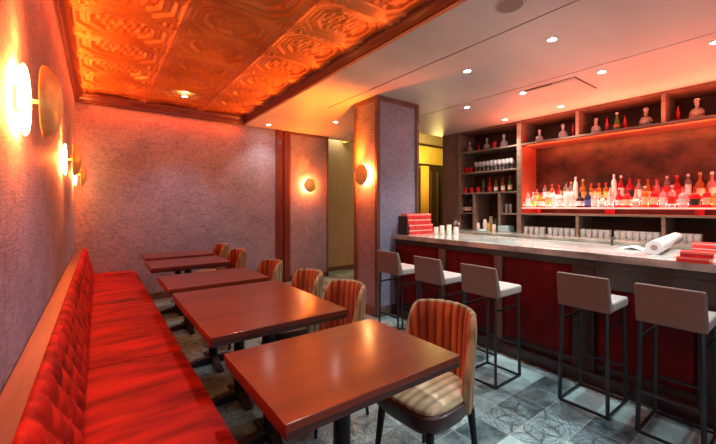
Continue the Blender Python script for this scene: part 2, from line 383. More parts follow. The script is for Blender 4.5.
# pillar
PX0, PX1, PY0, PY1 = 2.745, 3.48, 3.30, 3.79
bm = B(); box(bm, PX0+.02, PX1-.02, PY0+.02, PY1-.02, 0, SOFF)
pil = struct('wall_pillar', bm, FAB)
bm = B()
for x0, x1 in ((PX0, PX0+.05), (PX1-.05, PX1)):
    for y0, y1 in ((PY0, PY0+.05), (PY1-.05, PY1)): box(bm, x0, x1, y0, y1, 0, SOFF-.001)
for z0, z1 in ((0, .12), (SOFF-.06, SOFF-.001)):
    box(bm, PX0+.05, PX1-.05, PY0+.004, PY0+.03, z0, z1); box(bm, PX0+.05, PX1-.05, PY1-.03, PY1-.004, z0, z1)
    box(bm, PX0+.004, PX0+.03, PY0+.05, PY1-.05, z0, z1); box(bm, PX1-.03, PX1-.004, PY0+.05, PY1-.05, z0, z1)
obj('corner_trim', bm, BRN, pil, bevel=.003)
# side room: gold post, curtains, dark doorway with a glowing transom
bm = B(); box(bm, 6.6, 8.4, 6.27, 6.3, 2.48, 2.96); struct('trim_7', bm, YELW)
bm = B(); box(bm, 6.3, 8.4, 6.24, 6.3, 2.94, 2.99); box(bm, 6.3, 8.4, 6.24, 6.3, 2.42, 2.48); box(bm, 6.86, 6.92, 6.22, 6.3, 0, 2.45); box(bm, 7.40, 7.48, 6.22, 6.3, 0, 2.45); struct('trim_8', bm, DKWOOD)
d = struct('door_1', bx(6.92, 7.4, 6.26, 6.3, 0, 2.42), DKWOOD)
bm = B(); box(bm, 7.02, 7.05, 6.245, 6.26, .3, 2.3); box(bm, 7.27, 7.30, 6.245, 6.26, .3, 2.3); obj('panel_moulding', bm, BRN, d)
bm = B(); prism = [(6.60, 6.20), (6.84, 6.20)]
V, E_, F_ = grid(40, 2, lambda s, t: (6.58+.27*s, 6.17+.025*math.sin(s*38), .03+2.38*t))
cu = obj('curtain', (V, E_, F_), noisy(mat('gold_curtain', (.6, .36, .05), .6), (.5, .29, .04), (.7, .44, .08), (30, 30, 1)), smooth=True)
so = cu.modifiers.new('s', 'SOLIDIFY'); so.thickness = .008
tag(cu, 'gold pleated curtain hanging beside the dark doorway in the yellow side room', 'curtain')

# ------------------------------------------------------------------ ceiling fittings
ring = thing('recessed_downlight', 'x', 'ceiling light', (0, 0, 0), 0, 'recessed ceiling downlights')
obj('trim_ring', lt([(.030, -.001), (.048, -.001), (.048, -.006), (.030, -.004)], 24, cap=False), TRIM, ring)
obj('lens', lt([(.031, -.002), (.020, -.0045), (0.0001, -.006)], 24, cap=False), LAMP, ring)
DL = ['downlight nearest the camera in the row above the stools', 'bright downlight over the stools, between the round speaker and the bar pillar', 'downlight over the second and third stools on the pale ceiling',
      'downlight at the right edge of the frame, middle row over the bar', 'downlight beside the right end of the ceiling vent', 'downlight at the left end of the ceiling vent, on the orange ceiling',
      'small downlight farthest back in the middle row over the bar', 'brightest downlight right in front of the crystal decanter shelf', 'faint downlight by the corner of the narrow shelf unit',
      'small warm downlight left of the tall pillar', 'tiny downlight where the wide ceiling meets the back wall corner', 'single white downlight set in the copper tin ceiling near the back wall',
      None, None]
for i, (x, y, zc) in enumerate(DOWN):
    if DL[i] is None: continue
    if i == 0: ring.location = (x, y, zc); ring['label'] = DL[i]
    else: dup(ring, None, (x, y, zc - (.0 if zc == SOFF else .012)), 0, DL[i])
sp = thing('ceiling_speaker', 'round flush ceiling speaker with mesh grille above the stools', 'speaker', (2.26, 1.30, SOFF))
obj('grille', lt([(.085, -.001), (.082, -.006), (.0001, -.007)], 32, cap=False), noisy(mat('speaker_mesh', (.3, .22, .19), .7), (.22, .16, .14), (.34, .25, .22), (400, 400, 400)), sp)
obj('rim', lt([(.085, -.001), (.098, -.001), (.096, -.008), (.085, -.006)], 32, cap=False), PLASTER, sp)
vt = thing('ceiling_vent', 'rectangular flush air vent outlined by a dark slot in the ceiling', 'air vent', (4.05, 1.6, SOFF))
bm = B(); box(bm, 0, .60, 0, .02, -.003, -.0005); box(bm, 0, .02, .02, .56, -.003, -.0005); box(bm, .03, .05, .25, .56, -.003, -.0005)
obj('slot', bm, BLACKM, vt)
obj('grille_plate', bx(.06, .58, .04, .54, -.004, -.0005), PLASTER, vt)

# ------------------------------------------------------------------ sconces (local +z = away from the wall)
def make_sconce(label, loc, rot):
    t = thing('wall_sconce', label, 'wall lamp', loc, 0, 'brass dome wall sconces'); t.rotation_euler = rot
    obj('back_plate', lt([(.05, 0), (.05, .010), (.04, .014), (.0001, .014)], 28), BRASSP, t, auto=40)
    obj('light_disc', lt([(.0001, .020), (.122, .020), (.128, .025), (.122, .030), (.0001, .030)], 40), GLOW, t, auto=40)
    obj('stem', lt([(.008, .014), (.008, .125)], 14), BRASSP, t)
    prof = []
    for k in range(11):
        a = k/10*PI/2; prof.append((.133*math.cos(a)+1e-4, .078+.055*math.sin(a)))
    prof2 = [(r*.965+1e-5, z-.003) for r, z in prof[::-1]]
    obj('dome_shade', lt(prof+prof2, 40, cap=False), BRASS, t, smooth=True)
    return t
def aim(p, q): return (Vector(q)-Vector(p)).to_track_quat('-Z', 'Y').to_euler()
def sconce_lamp(p, k=1):
    light('sconce_bulb', 'POINT', p, SCONCE_W*k, (1.0, .13, .02), shadow_soft_size=.035)
ZS = 1.77
sc = make_sconce('large brass dome sconce nearest the camera, on the left wall', (WL, 1.75, ZS-.02), (0, PI/2, 0))
dup(sc, None, (WL, 3.72, ZS-.02), None, 'brass dome sconce in the middle of the left wall row').rotation_euler = (0, PI/2, 0)
dup(sc, None, (WL, 5.40, ZS-.02), None, 'small brass dome sconce at the far corner of the left wall').rotation_euler = (0, PI/2, 0)
dup(sc, None, (3.19, YB-.02, ZS), None, 'round brass sconce glowing on the grey back wall panel').rotation_euler = (PI/2, 0, 0)
dup(sc, None, (PX0+.02, 3.545, ZS), None, 'brass sconce glowing on the left side of the square pillar').rotation_euler = (0, -PI/2, 0)
for y in (1.75, 3.72, 5.40):
    sconce_lamp((WL+.062, y, ZS-.02))
    light('sconce_fill_spot', 'SPOT', (WL+.075, y, ZS+.125), 20, (1, .13, .02), (PI, 0, 0), spot_size=math.radians(150), spot_blend=1, shadow_soft_size=.02)  # fill spot added outside each dome for upper wall and tin
light('sconce_fill_spot', 'SPOT', (PX0-.085, 3.545, ZS+.14), 150, (1, .17, .008), aim((PX0-.085, 3.545, ZS+.14), (2.25, 4.3, SOFF)), spot_size=math.radians(140), spot_blend=1, shadow_soft_size=.02)  # this and the next are added spots for the orange soffit glow
light('sconce_fill_spot', 'SPOT', (3.19, YB-.11, ZS+.14), 80, (1, .17, .01), aim((3.19, YB-.11, ZS+.14), (2.6, 5.2, SOFF)), spot_size=math.radians(140), spot_blend=1, shadow_soft_size=.02)
sconce_lamp((3.19, YB-.085, ZS), 1.3); sconce_lamp((PX0-.045, 3.545, ZS), 1.6)

# ------------------------------------------------------------------ banquette
bq = thing('banquette', 'long scarlet velvet banquette along the left wall with oak top rail', 'banquette', (0, 0, 0))
ya, yb = Y0+.02, YB-.02
obj('top_rail', bx(WL+.003, -.158, ya, yb, .745, .80), RAILW, bq, bevel=.006)
obj('rear_frame', bx(WL+.003, -.165, ya, yb, 0, .744), DKWOOD, bq)
def back_fn(s, t):
    y = ya+(yb-ya)*s
    # t: 0 bottom of back -> 1 over rounded top to the rail
    if t < .82:
        q = t/.82; x = -.050-.085*q; z = .44+.33*q; nx, nz = .97, .25
    else:
        a = (t-.82)/.18*PI*.62; x = -.150+.020*math.cos(a)-.004; z = .772+.040*math.sin(a); nx, nz = math.cos(a), math.sin(a); q = 1
    # diamond biscuit tufting
    d = 0
    if t < .97:
        P_ = .16; R_ = .155
        g = y/P_; h = (z-.45)/R_
        aa = abs(math.sin(PI*(g+h)/1.0)); bb = abs(math.sin(PI*(g-h)/1.0))
        d = .026*(min(aa, 1)*min(bb, 1))**.45
        k = min(1, t*8)*min(1, (1-t)*8); d *= k
    return (x+nx*d, y, z+nz*d)
V, E_, F_ = grid(640, 30, back_fn)
V2 = list(V); n0 = len(V2)
obj('tufted_backrest', (V2, [], F_), VELVET, bq, smooth=True)
obj('backrest_core', bx(-.164, -.075, ya, yb, .30, .60), VELVET, bq)
# seat cushions
def cushion(y0, y1):
    x0, x1 = -.075, .435
    def fn(s, t):
        # superellipse cross-section loop in x,z ; t along y
        a = 2*PI*s; c_, s_ = math.cos(a), math.sin(a)
        ex = (abs(c_)**.28)*(1 if c_ > 0 else -1); ez = (abs(s_)**.28)*(1 if s_ > 0 else -1)
        yy = y0+(y1-y0)*t; e = min(t, 1-t)*(y1-y0); sh = 1-max(0, 1-e/.028)**2.5*.22
        crown_ = .012*math.sin(PI*t)*(max(0, ez))
        return ((x0+x1)/2+(x1-x0)/2*ex*(1-(1-sh)*.10), yy, .395+.072*ez*sh+crown_*(1-ex*ex*.6)+.003*math.sin(yy*9+ex*3)*(ez > 0))
    V, E_, F_ = grid(48, 34, fn, True)
    n = len(V); F_ += [tuple(range(47, -1, -1)), tuple(range(n-48, n))]
    return V, [], F_
for y0, y1 in ((ya, .895), (.905, 2.465), (2.477, 3.985), (3.997, 5.445), (5.457, yb)):
    o = obj('seat_cushion', cushion(y0, y1), VELVET, bq, auto=50)
obj('plinth', bx(-.16, .36, ya, yb, 0, .09), BLACKM, bq)
obj('seat_base', bx(-.16, .405, ya, yb, .09, .325), VELVETD, bq, bevel=.01)

# ------------------------------------------------------------------ tables
def make_table(x0, x1, y0, y1, label, two=False):
    cx, cy = (x0+x1)/2, (y0+y1)/2; a, b = (x1-x0)/2, (y1-y0)/2
    t = thing('dining_table', label, 'table', (cx, cy, 0), 0, 'wooden tables along the banquette')
    o = obj('tabletop', bx(-a, a, -b, b, .722, .75), TABLE, t, bevel=.003)
    obj('edge_band', bx(-a+.004, a-.004, -b+.004, b-.004, .700, .7225), EDGE, t)
    for yy in ((-b*.52, b*.52) if two else (0,)):
        bm = B(); lathe(bm, [(.036, .02), (.036, .665), (.05, .69), (.05, .70)], 20, (0, yy, 0)); colm = obj('column', bm, IRON, t, auto=40)
        bm = B(); box(bm, -.2, .2, yy-.03, yy+.03, .690, .7005); box(bm, -.03, .03, yy-.16, yy+.16, .690, .7005); obj('mounting_plate', bm, IRON, colm)
        for dx, dy in ((1, 0), (-1, 0), (0, 1), (0, -1)):
            ln = .29 if dx else (.24 if not two else .2)
            bm = B(); pr = [(0.02, 0.0), (0.02, .062), (ln*.4, .052), (ln*.8, .030), (ln, .018), (ln, .0)]
            prism_y(bm, pr, -.027, .027)
            M = Matrix.Translation((0, yy, 0)) @ Matrix.Rotation(math.atan2(dy, dx), 4, 'Z')
            bmesh.ops.transform(bm, matrix=M, verts=bm.verts); obj('foot', bm, IRON, colm, bevel=.004)
    return t
make_table(.42, 1.20, .905, 1.50, 'polished dark wood table nearest the camera with two bright reflections')
make_table(.42, 1.20, 1.715, 2.765, 'large wooden table second from the camera, with two chairs at its right', True)
make_table(.42, 1.20, 2.91, 3.53, 'wooden table just behind the large double table, third from the camera')
make_table(.42, 1.20, 4.00, 4.60, 'narrow looking wooden table, second from the back wall')
make_table(.45, 1.22, 4.80, 5.32, 'farthest small wooden table, closest to the back wall')

# ------------------------------------------------------------------ dining chairs (front faces local -x)
def make_chair():
    t = thing('dining_chair', 'x', 'chair', (0, 0, 0), 0, 'channel backed chairs at the tables')
    KR = .90
    # back shell
    N, NC, A = 145, 12, math.radians(84)
    def top(a):
        k = abs(a)/A; return .828-.02*k*k - .30*max(0, (k-.62)/.38)**2.2
    def shell(off, chan):
        def fn(s, v):
            a = -A+2*A*s; zt = top(a); zb = .385; z = zb+(zt-zb)*v
            rr = (.226+.026*(z-.4)/.45)*KR+off
            ph = s*NC*PI; rr += chan*(abs(math.sin(ph))**.6)*min(1, (1-v)*7+.25)
            edge = .0
            return (rr*math.cos(a)*.98+.0, rr*math.sin(a)*1.0, z)
        return fn
    Vi, _, Fi = grid(N, 22, shell(-.022, -.014)); Vo, _, Fo = grid(N, 22, shell(.004, .007))
    obj('inner_backrest', (Vi, [], Fi), CHIN, t, smooth=True)
    n = len(Vi)
    ob = obj('outer_backrest', (Vo, [], [f[::-1] for f in Fo]), CHOUT, t, smooth=True)
    # rolled rim joining the two skins: top and both ends
    pi_, po_ = [], []
    idx = [k*N for k in range(22)] + [21*N+i for i in range(1, N)] + [k*N+N-1 for k in range(20, -1, -1)]
    V, F_ = [], []; S = 8
    for q, i in enumerate(idx):
        p, r = Vector(Vi[i]), Vector(Vo[i]); c = (p+r)/2; h = (r-p)/2
        if q < 22 or q >= len(idx)-21:
            a = math.atan2(p.y, p.x); up = Vector((-math.sin(a), math.cos(a), 0))*(1 if a > 0 else -1)
        else: up = Vector((0, 0, 1))
        if q in (20, 21) or q in (len(idx)-22, len(idx)-21): up = (up+Vector((0, 0, 1))).normalized()
        for k in range(S+1):
            th = PI*k/S; V.append(tuple(c-h*math.cos(th)+up*h.length*.9*math.sin(th)))
    for q in range(len(idx)-1):
        for k in range(S): F_.append((q*(S+1)+k, q*(S+1)+k+1, (q+1)*(S+1)+k+1, (q+1)*(S+1)+k))
    obj('rim_piping', (V, [], F_), CHOUT, ob, smooth=True)
    # seat cushion: D-plan with channels along x
    def plan(a, r):      # a angle
        ca, sa = math.cos(a), math.sin(a)
        if ca > 0: return (r*.190*ca, r*.190*sa)
        e = .45; return (-(abs(ca)**e)*.235*r, (abs(sa)**e)*.195*r*(1 if sa > 0 else -1))
    def sfn(s, v):
        a = 2*PI*s
        if v < .3: r = 1-.02*(1-v/.3); z = .425+.035*(v/.3)
        else:
            q = (v-.3)/.7; r = (1-q)**.9 if q < 1 else 0; r = max(r, .001); z = .46+.018*(1-r**5)
        x, y = plan(a, r)
        if v > .3: z += .010*abs(math.sin(y/.046*PI))**.6*(1-r**6)
        return (x, y, z)
    V, E_, F_ = grid(72, 26, sfn, True)
    obj('seat_cushion', (V, [], F_), CHSEAT, t, smooth=True)
    bm = B(); prof = []
    n = 48; rings = []
    for z, r in ((.325, .74), (.345, .90), (.385, 1.05), (.440, 1.07), (.447, 1.02)):
        ring_ = []
        for k in range(n):
            x, y = plan(2*PI*k/n, r*1.0); ring_.append(bm.verts.new((x, y, z)))
        rings.append(ring_)
    for a_, b_ in zip(rings, rings[1:]):
        for k in range(n): bm.faces.new((a_[k], a_[(k+1) % n], b_[(k+1) % n], b_[k]))
    bm.faces.new(rings[0][::-1]); bm.faces.new(rings[-1])
    obj('seat_frame', bm, CHFRAME, t, auto=50)
    for sx, sy in ((-1, 1), (-1, -1), (1, 1), (1, -1)):
        bm = B(); x0, y0 = (-.185 if sx < 0 else .135), .150*sy
        tube(bm, (x0, y0, .36), (x0+.035*sx, y0+.025*sy, 0), .020, .010, 14); obj('leg', bm, IRON, t, auto=50)
    return t
ch = make_chair()
CH = [(1.355, 1.215, .06, 'channel backed chair nearest the camera, striped straw seat showing beside the near table'),
      (1.25, 1.98, .0, 'channel backed chair at the near half of the large double table'),
      (1.25, 2.53, -.04, 'channel backed chair at the far half of the large double table, below the panel sconce'),
      (1.22, 3.23, .0, 'channel backed chair with orange inside at the third table'),
      (1.24, 4.32, .0, 'straw coloured chair at the second table from the back wall'),
      (1.26, 5.10, .0, 'straw coloured chair at the farthest table by the back wall')]
for i, (x, y, rz, lab) in enumerate(CH):
    if i == 0: ch.location = (x, y, 0); ch.rotation_euler = (0, 0, rz); ch['label'] = lab
    else: dup(ch, None, (x, y, 0), rz, lab)

# ------------------------------------------------------------------ bar counter
XF = 2.98
bc = thing('bar_counter', 'long bar with veined grey stone top and crimson velvet front panels', 'bar counter', (0, 0, 0))
obj('countertop', bx(XF, 3.80, Y0+.01, PY0-.004, .962, 1.015), STONE, bc, bevel=.004)
obj('bar_body', bx(3.06, 3.72, Y0+.01, PY0-.004, 0.0, .961), DKWOOD, bc)
obj('plinth', bx(3.01, 3.06, Y0+.01, PY0-.004, 0, .10), DKWOOD, bc, bevel=.004)
obj('apron_rail', bx(3.035, 3.06, Y0+.01, PY0-.004, .90, .961), DKWOOD, bc)
ed = [3.292]+[at_x(x, 3.04) for x in (439, 446, 494, 503, 572)]
pan = [(ed[1], ed[0]), (ed[3], ed[2]), (ed[5], ed[4]), (.50, 1.06), (-.3, .20)]
for k, (y0, y1) in enumerate(pan):
    hh = .735 if k < 3 else .585
    def pf(s, t, y0=y0, y1=y1, hh=hh):
        y = y0+(y1-y0)*s; z = .16+hh*t; e = min(s, 1-s)*(y1-y0); e2 = min(t, 1-t)*hh
        d = .022*min(1, (e/.03))**.5*min(1, (e2/.03))**.5
        d += .006*abs(math.sin(PI*y/.12))*min(1, e2/.05)*min(1, e/.05)
        return (3.058-d, y, z)
    V, E_, F_ = grid(60, 24, pf)
    obj('velvet_panel', (V, [], F_), VELVETD, bc, smooth=True)
prev = [(ed[2], ed[1]), (ed[4], ed[3]), (1.06, ed[5]), (.20, .50)]
obj('upper_board', bx(3.030, 3.06, Y0+.01, 1.06, .75, .90), DKWOOD, bc)
for y0, y1 in prev: obj('pilaster', bx(3.025, 3.06, y0+.006, y1-.006, .10, .90), BRN if y0 > 1.5 else DKWOOD, bc, bevel=.003)

# ------------------------------------------------------------------ bar stools (front faces local +x)
def make_stool():
    t = thing('bar_stool', 'x', 'bar stool', (0, 0, 0), 0, 'low backed bar stools at the counter')
    W = .157
    # back panel: thick wedge leaning back
    bm = B(); prism = [(-.045, .905), (-.020, .905), (.035, .72), (.035, .672), (-.018, .672)]
    prism_y(bm, prism, -W, W); bk = obj('backrest', bm, STOOLF, t, bevel=.010)
    bm = B(); prism_y(bm, [(-.019, .897), (.036, .722), (.036, .745), (-.012, .897)], -W+.006, W-.006); obj('backrest_lining', bm, STOOLL, bk, bevel=.003)['label'] = 'light grey inner face'
    bm = B(); box(bm, .036, .335, -W, W, .672, .735); obj('seat', bm, STOOLL, t, bevel=.014)
    fx, rx = .31, -.005
    for x, xo in ((rx, -.012), (fx, .012)):
        for s in (-1, 1):
            bm = B(); bar(bm, (x, s*(W-.022), .672), (x+xo, s*(W-.012), .008), .019); obj('leg', bm, STEEL, t, bevel=.002)
    bm = B(); yy = W-.012
    bar(bm, (rx-.012, -yy, .008), (rx-.012, yy, .008), .014); bar(bm, (fx+.012, -yy, .008), (fx+.012, yy, .008), .014)
    bar(bm, (rx-.012, -yy, .008), (fx+.012, -yy, .008), .014); bar(bm, (rx-.012, yy, .008), (fx+.012, yy, .008), .014)
    obj('floor_runner', bm, STEEL, t)
    for xx in (rx-.007, fx+.007):
        bm = B(); bar(bm, (xx, -yy, .25), (xx, yy, .25), .014); obj('footrest', bm, STEEL, t)
    for s in (-1, 1):
        bm = B(); bar(bm, (rx-.002, s*(W-.02), .575), (fx, s*(W-.02), .575), .012); obj('side_rail', bm, STEEL, t)
    return t
st = make_stool()
ST = [(2.41, 2.70, 0, 'bar stool farthest from the camera, in front of the pillar'), (2.41, 2.165, 0, 'second bar stool from the pillar, taupe back'),
      (2.40, 1.63, 0, 'middle bar stool of five, standing clear of the counter'), (2.635, .99, 0, 'second bar stool from the right edge, pushed under the counter'),
      (2.635, .545, 0, 'bar stool nearest the right edge of the photo, cut by the frame')]
for i, (x, y, rz, lab) in enumerate(ST):
    if i == 0: st.location = (x, y, 0); st['label'] = lab
    else: dup(st, None, (x, y, 0), rz, lab)

# ------------------------------------------------------------------ back bar
XS, XB, CT = 5.42, 5.90, .945
bb = thing('back_bar_shelving', 'floor to ceiling taupe wood back bar with a red lit bottle niche', 'shelving', (0, 0, 0))
obj('back_counter', bx(5.02, XB, Y0+.01, 4.14, .905, CT), STONE, bb, bevel=.003)
obj('counter_base', bx(5.06, XB, Y0+.01, 4.14, 0, .904), DKWOOD, bb)
obj('end_panel', bx(XS-.03, XB, 4.15, 4.49, 0, SOFF-.001), noisy(mat('smoked_panel', (.10, .08, .07), .5), (.085, .065, .06), (.13, .10, .09), (4, 4, 1)), bb, bevel=.003)
YL, YR0, YR1 = 4.10, 2.935, 3.005
obj('upright', bx(XS, XB, YR0, YR1, CT, SOFF-.001), SHELF, bb, bevel=.002)
obj('upright', bx(XS, XB, YL, 4.148, CT, SOFF-.001), SHELF, bb, bevel=.002)
y577, y663 = at_x(577, XS), at_x(663.3, XS); y750 = .35
for y in (y577, y663, y750): obj('upper_divider', bx(XS, XB, y-.02, y+.02, 2.372, SOFF-.03), SHELF, bb, bevel=.002)
for y in (y577, y663, y750): obj('lower_divider', bx(XS, XB, y-.018, y+.018, CT, 1.235), SHELF, bb, bevel=.002)
obj('top_rail', bx(XS-.01, XB, Y0+.01, YL+.04, SOFF-.032, SOFF-.001), BRN, bb)
obj('upper_shelf', bx(XS-.005, XB, Y0+.01, YR0, 2.345, 2.372), SHELF, bb, bevel=.002)
obj('niche_floor_shelf', bx(XS-.005, XB, Y0+.01, YR0, 1.235, 1.262), SHELF, bb, bevel=.002)
for z in (2.345, 1.965, 1.595): obj('side_shelf', bx(XS, XB, YR1, YL, z, z+.024), SHELF, bb, bevel=.002)
y473, y498 = at_x(473.5, XS), at_x(499, XS)
obj('side_divider', bx(XS, XB, y473-.02, y473+.02, CT, 1.594), SHELF, bb, bevel=.002)
obj('side_divider', bx(XS, XB, y498-.02, y498+.02, CT, 1.594), SHELF, bb, bevel=.002)
obj('cubby_shelf', bx(XS, XB, y473+.02, YL, 1.235, 1.257), SHELF, bb, bevel=.002)
obj('cubby_shelf', bx(XS, XB, YR1, y498-.02, 1.235, 1.257), SHELF, bb, bevel=.002)
obj('shelf_backing', bx(XB-.012, XB+.005, YR1, YL, CT, SOFF-.04), SHELFBK, bb)
obj('lower_backing', bx(XB-.012, XB+.005, Y0+.02, YR0, CT, 1.235), SHELFBK, bb)
obj('upper_backing', bx(XB-.012, XB+.005, Y0+.02, YR0, 2.372, SOFF-.04), SHELFBK, bb)
obj('niche_back', bx(XB-.012, XB+.005, Y0+.02, YR0, 1.262, 2.345), NICHE, bb)
obj('niche_side', bx(XS+.01, XB-.013, YR0-.012, YR0-.001, 1.262, 2.344), NICHER, bb)
obj('niche_soffit', bx(XS+.01, XB-.013, Y0+.02, YR0-.013, 2.330, 2.3445), NICHER, bb)
# two stepped, lit bottle tiers
LITE = mat('lit_acrylic_tier', (.9, .5, .45), .3, emit=(1, .20, .16), es=1.6)
obj('bottle_tier', bx(XS-.01, XS+.17, Y0+.05, YR0-.02, 1.335, 1.352), LITE, bb, bevel=.002)
obj('bottle_tier', bx(XS+.175, XS+.40, Y0+.05, YR0-.02, 1.43, 1.447), LITE, bb, bevel=.002)
REDPL = mat('red_plastic', (.6, .01, .02), .3, emit=None)
for x in (533, 607, 698):
    y = at_x(x, XS+.03); obj('tier_foot', bx(XS+.01, XS+.05, y-.022, y+.022, 1.263, 1.3345), REDPL, bb, bevel=.004)
    obj('tier_foot', bx(XS+.20, XS+.24, y-.022, y+.022, 1.263, 1.4295), REDPL, bb, bevel=.004)

# ------------------------------------------------------------------ bottles
def glassm(name, c, a=.85, rough=.08): return mat(name, c, rough, trans=a, ior=1.3)
GL = {'clear': glassm('clear_glass', (.95, .85, .82)), 'amber': glassm('amber_glass', (.75, .25, .05), .6), 'red': glassm('red_glass', (.7, .04, .05), .5),
      'green': glassm('green_glass', (.12, .30, .12), .5), 'navy': mat('navy_glass', (.02, .03, .09), .15), 'black': mat('black_glass', (.02, .015, .015), .15), 'white': mat('frosted_white_glass', (.85, .78, .76), .4),
      'pink': glassm('pink_glass', (.9, .4, .42), .5)}
LB = {'white': mat('white_label', (.85, .80, .78), .6), 'cream': mat('cream_label', (.8, .66, .42), .6), 'red': mat('red_label', (.65, .03, .03), .6), 'yellow': mat('yellow_label', (.75, .55, .15), .6), 'black': mat('black_label', (.03, .03, .03), .5), 'gold': mat('gold_label', (.7, .42, .12), .4, .5), 'blue': mat('blue_label', (.12, .16, .4), .5)}
SHP = {   # profile as (r, z) on unit radius .037 / height 1, label span
 'shoulder': ([(.9, 0), (1, .02), (1, .60), (.9, .68), (.36, .76), (.33, .95)], (.16, .50)),
 'wine': ([(.9, 0), (1, .02), (1, .50), (.85, .62), (.38, .76), (.34, .95)], (.14, .42)),
 'squat': ([(1.1, 0), (1.25, .03), (1.25, .48), (1.05, .60), (.42, .70), (.38, .92)], (.12, .42)),
 'tall': ([(.75, 0), (.82, .02), (.82, .70), (.6, .78), (.33, .84), (.31, .96)], (.2, .58)),
 'bell': ([(1.15, 0), (1.2, .04), (.95, .40), (.6, .60), (.38, .75), (.36, .94)], (.10, .32)),
}
MESH = {}
def cached(key, fn, mat_):
    k = (key, mat_.name)
    if k not in MESH:
        bm = fn(); bmesh.ops.recalc_face_normals(bm, faces=bm.faces); me = bpy.data.meshes.new(key.split('/')[0]); bm.to_mesh(me); bm.free(); me.materials.append(mat_)
        me.shade_smooth(); me.set_sharp_from_angle(angle=math.radians(40)); MESH[k] = me
    return MESH[k]
def inst(name, me, parent=None, loc=None, scale=None):
    o = bpy.data.objects.new(name, me); COL.objects.link(o)
    if parent: o.parent = parent
    if loc: o.location = loc
    if scale: o.scale = scale
    return o
def bottle(x, y, z, shape, glass, lab, cap, h, label, group, rad=.037):
    t = thing('bottle', label, 'bottle', (x, y, z), 0, group)
    prof, (l0, l1) = SHP[shape]
    P_ = [(r*rad, q*h) for r, q in prof]
    k = f'{shape}/{h:.3f}/{rad:.3f}'
    bd = inst('body', cached('body/'+k, lambda: lt([(1e-4, 0)]+P_+[(1e-4, h*.955)], 18, cap=False), GL[glass]), t)
    rl = max(r for r, q in prof if l0-.15 <= q <= l1+.15)*rad
    if shape == 'bell':
        bm_ = lambda: lt([(1.09*rad+.001, h*l0), (.98*rad+.002, h*l1)], 18, cap=False)
    else: bm_ = lambda: lt([(rl+.0008, h*l0), (rl+.0008, h*l1)], 18, cap=False)
    if lab: inst('label', cached('label/'+k, bm_, LB[lab]), bd)
    rn = prof[-1][0]*rad
    inst('cap', cached('cap/'+k, lambda: lt([(rn*1.15, h*.90), (rn*1.2, h*.99), (rn*.9, h)], 14), LB[cap]), t)
    return t
ORD = ['first', 'second', 'third', 'fourth', 'fifth', 'sixth', 'seventh', 'eighth', 'ninth', 'tenth', 'eleventh', 'twelfth', 'thirteenth', 'fourteenth', 'fifteenth', 'sixteenth', 'seventeenth', 'eighteenth', 'nineteenth', 'twentieth',
       'twenty-first', 'twenty-second', 'twenty-third', 'twenty-fourth', 'twenty-fifth', 'twenty-sixth', 'twenty-seventh', 'twenty-eighth', 'twenty-ninth', 'thirtieth']
CAPW = {'red': 'red', 'white': 'white', 'black': 'black', 'gold': 'gold', 'cream': 'cream', 'yellow': 'yellow', 'blue': 'blue'}
# (pixel x, shape, glass, label, cap, height)
FRONT = [(528, 'shoulder', 'clear', 'white', 'red', .29), (533.5, 'wine', 'clear', 'yellow', 'cream', .24), (541, 'squat', 'amber', 'white', 'red', .23), (548, 'shoulder', 'clear', 'yellow', 'white', .24),
         (554, 'shoulder', 'white', 'white', 'red', .27), (561, 'squat', 'clear', 'white', 'gold', .25), (567.5, 'shoulder', 'white', 'white', 'gold', .28), (573, 'wine', 'clear', 'white', 'white', .25), (580, 'squat', 'black', 'white', 'black', .22),
         (588, 'squat', 'navy', 'blue', 'black', .26), (595, 'squat', 'clear', 'white', 'red', .26), (602.5, 'bell', 'clear', 'white', 'black', .20), (610.5, 'shoulder', 'clear', 'white', 'black', .30),
         (619, 'wine', 'red', 'white', 'red', .24), (627, 'squat', 'red', 'cream', 'red', .25), (636, 'bell', 'clear', 'white', 'red', .26), (645, 'shoulder', 'amber', 'cream', 'white', .27), (654, 'shoulder', 'red', 'cream', 'red', .26),
         (663, 'shoulder', 'pink', 'white', 'red', .25), (672, 'shoulder', 'clear', 'red', 'white', .27), (683, 'squat', 'pink', 'white', 'red', .25), (695, 'squat', 'red', 'black', 'red', .24), (707, 'shoulder', 'red', 'cream', 'red', .23), (718, 'squat', 'amber', 'yellow', 'gold', .25)]
REAR = [(537, 'shoulder', 'clear', 'yellow', 'red', .20), (545, 'tall', 'clear', 'white', 'red', .26), (552, 'shoulder', 'amber', 'white', 'red', .27), (559, 'wine', 'red', 'white', 'red', .25), (566, 'shoulder', 'clear', 'white', 'black', .30), (571, 'shoulder', 'clear', 'white', 'gold', .29),
        (575.5, 'tall', 'white', 'white', 'white', .36), (583, 'squat', 'amber', 'gold', 'gold', .32), (591, 'shoulder', 'amber', 'yellow', 'red', .25), (599, 'shoulder', 'amber', 'yellow', 'red', .25), (606, 'shoulder', 'amber', 'yellow', 'red', .25),
        (614, 'tall', 'white', 'white', 'white', .36), (621, 'shoulder', 'red', 'white', 'white', .34), (630, 'squat', 'red', 'black', 'black', .34), (639, 'shoulder', 'clear', 'white', 'red', .28), (648, 'wine', 'amber', 'cream', 'red', .27), (657, 'wine', 'pink', 'red', 'red', .26),
        (667, 'tall', 'clear', 'red', 'white', .30), (677, 'squat', 'red', 'red', 'red', .30), (688, 'tall', 'clear', 'white', 'white', .31), (700, 'squat', 'amber', 'cream', 'gold', .32), (712, 'squat', 'pink', 'cream', 'white', .32)]
GW = {'clear': 'clear', 'amber': 'amber', 'red': 'red', 'green': 'green', 'navy': 'dark navy', 'black': 'black', 'white': 'frosted white', 'pink': 'pink'}
for i, (px, s, g, l, c, h) in enumerate(FRONT):
    X = XS+.075; bottle(X, at_x(px, X), 1.352, s, g, l, c, h, f'{GW[g]} glass bottle with {l} label, {ORD[i]} from the left in the front lit row', 'bottles on the front lit tier')
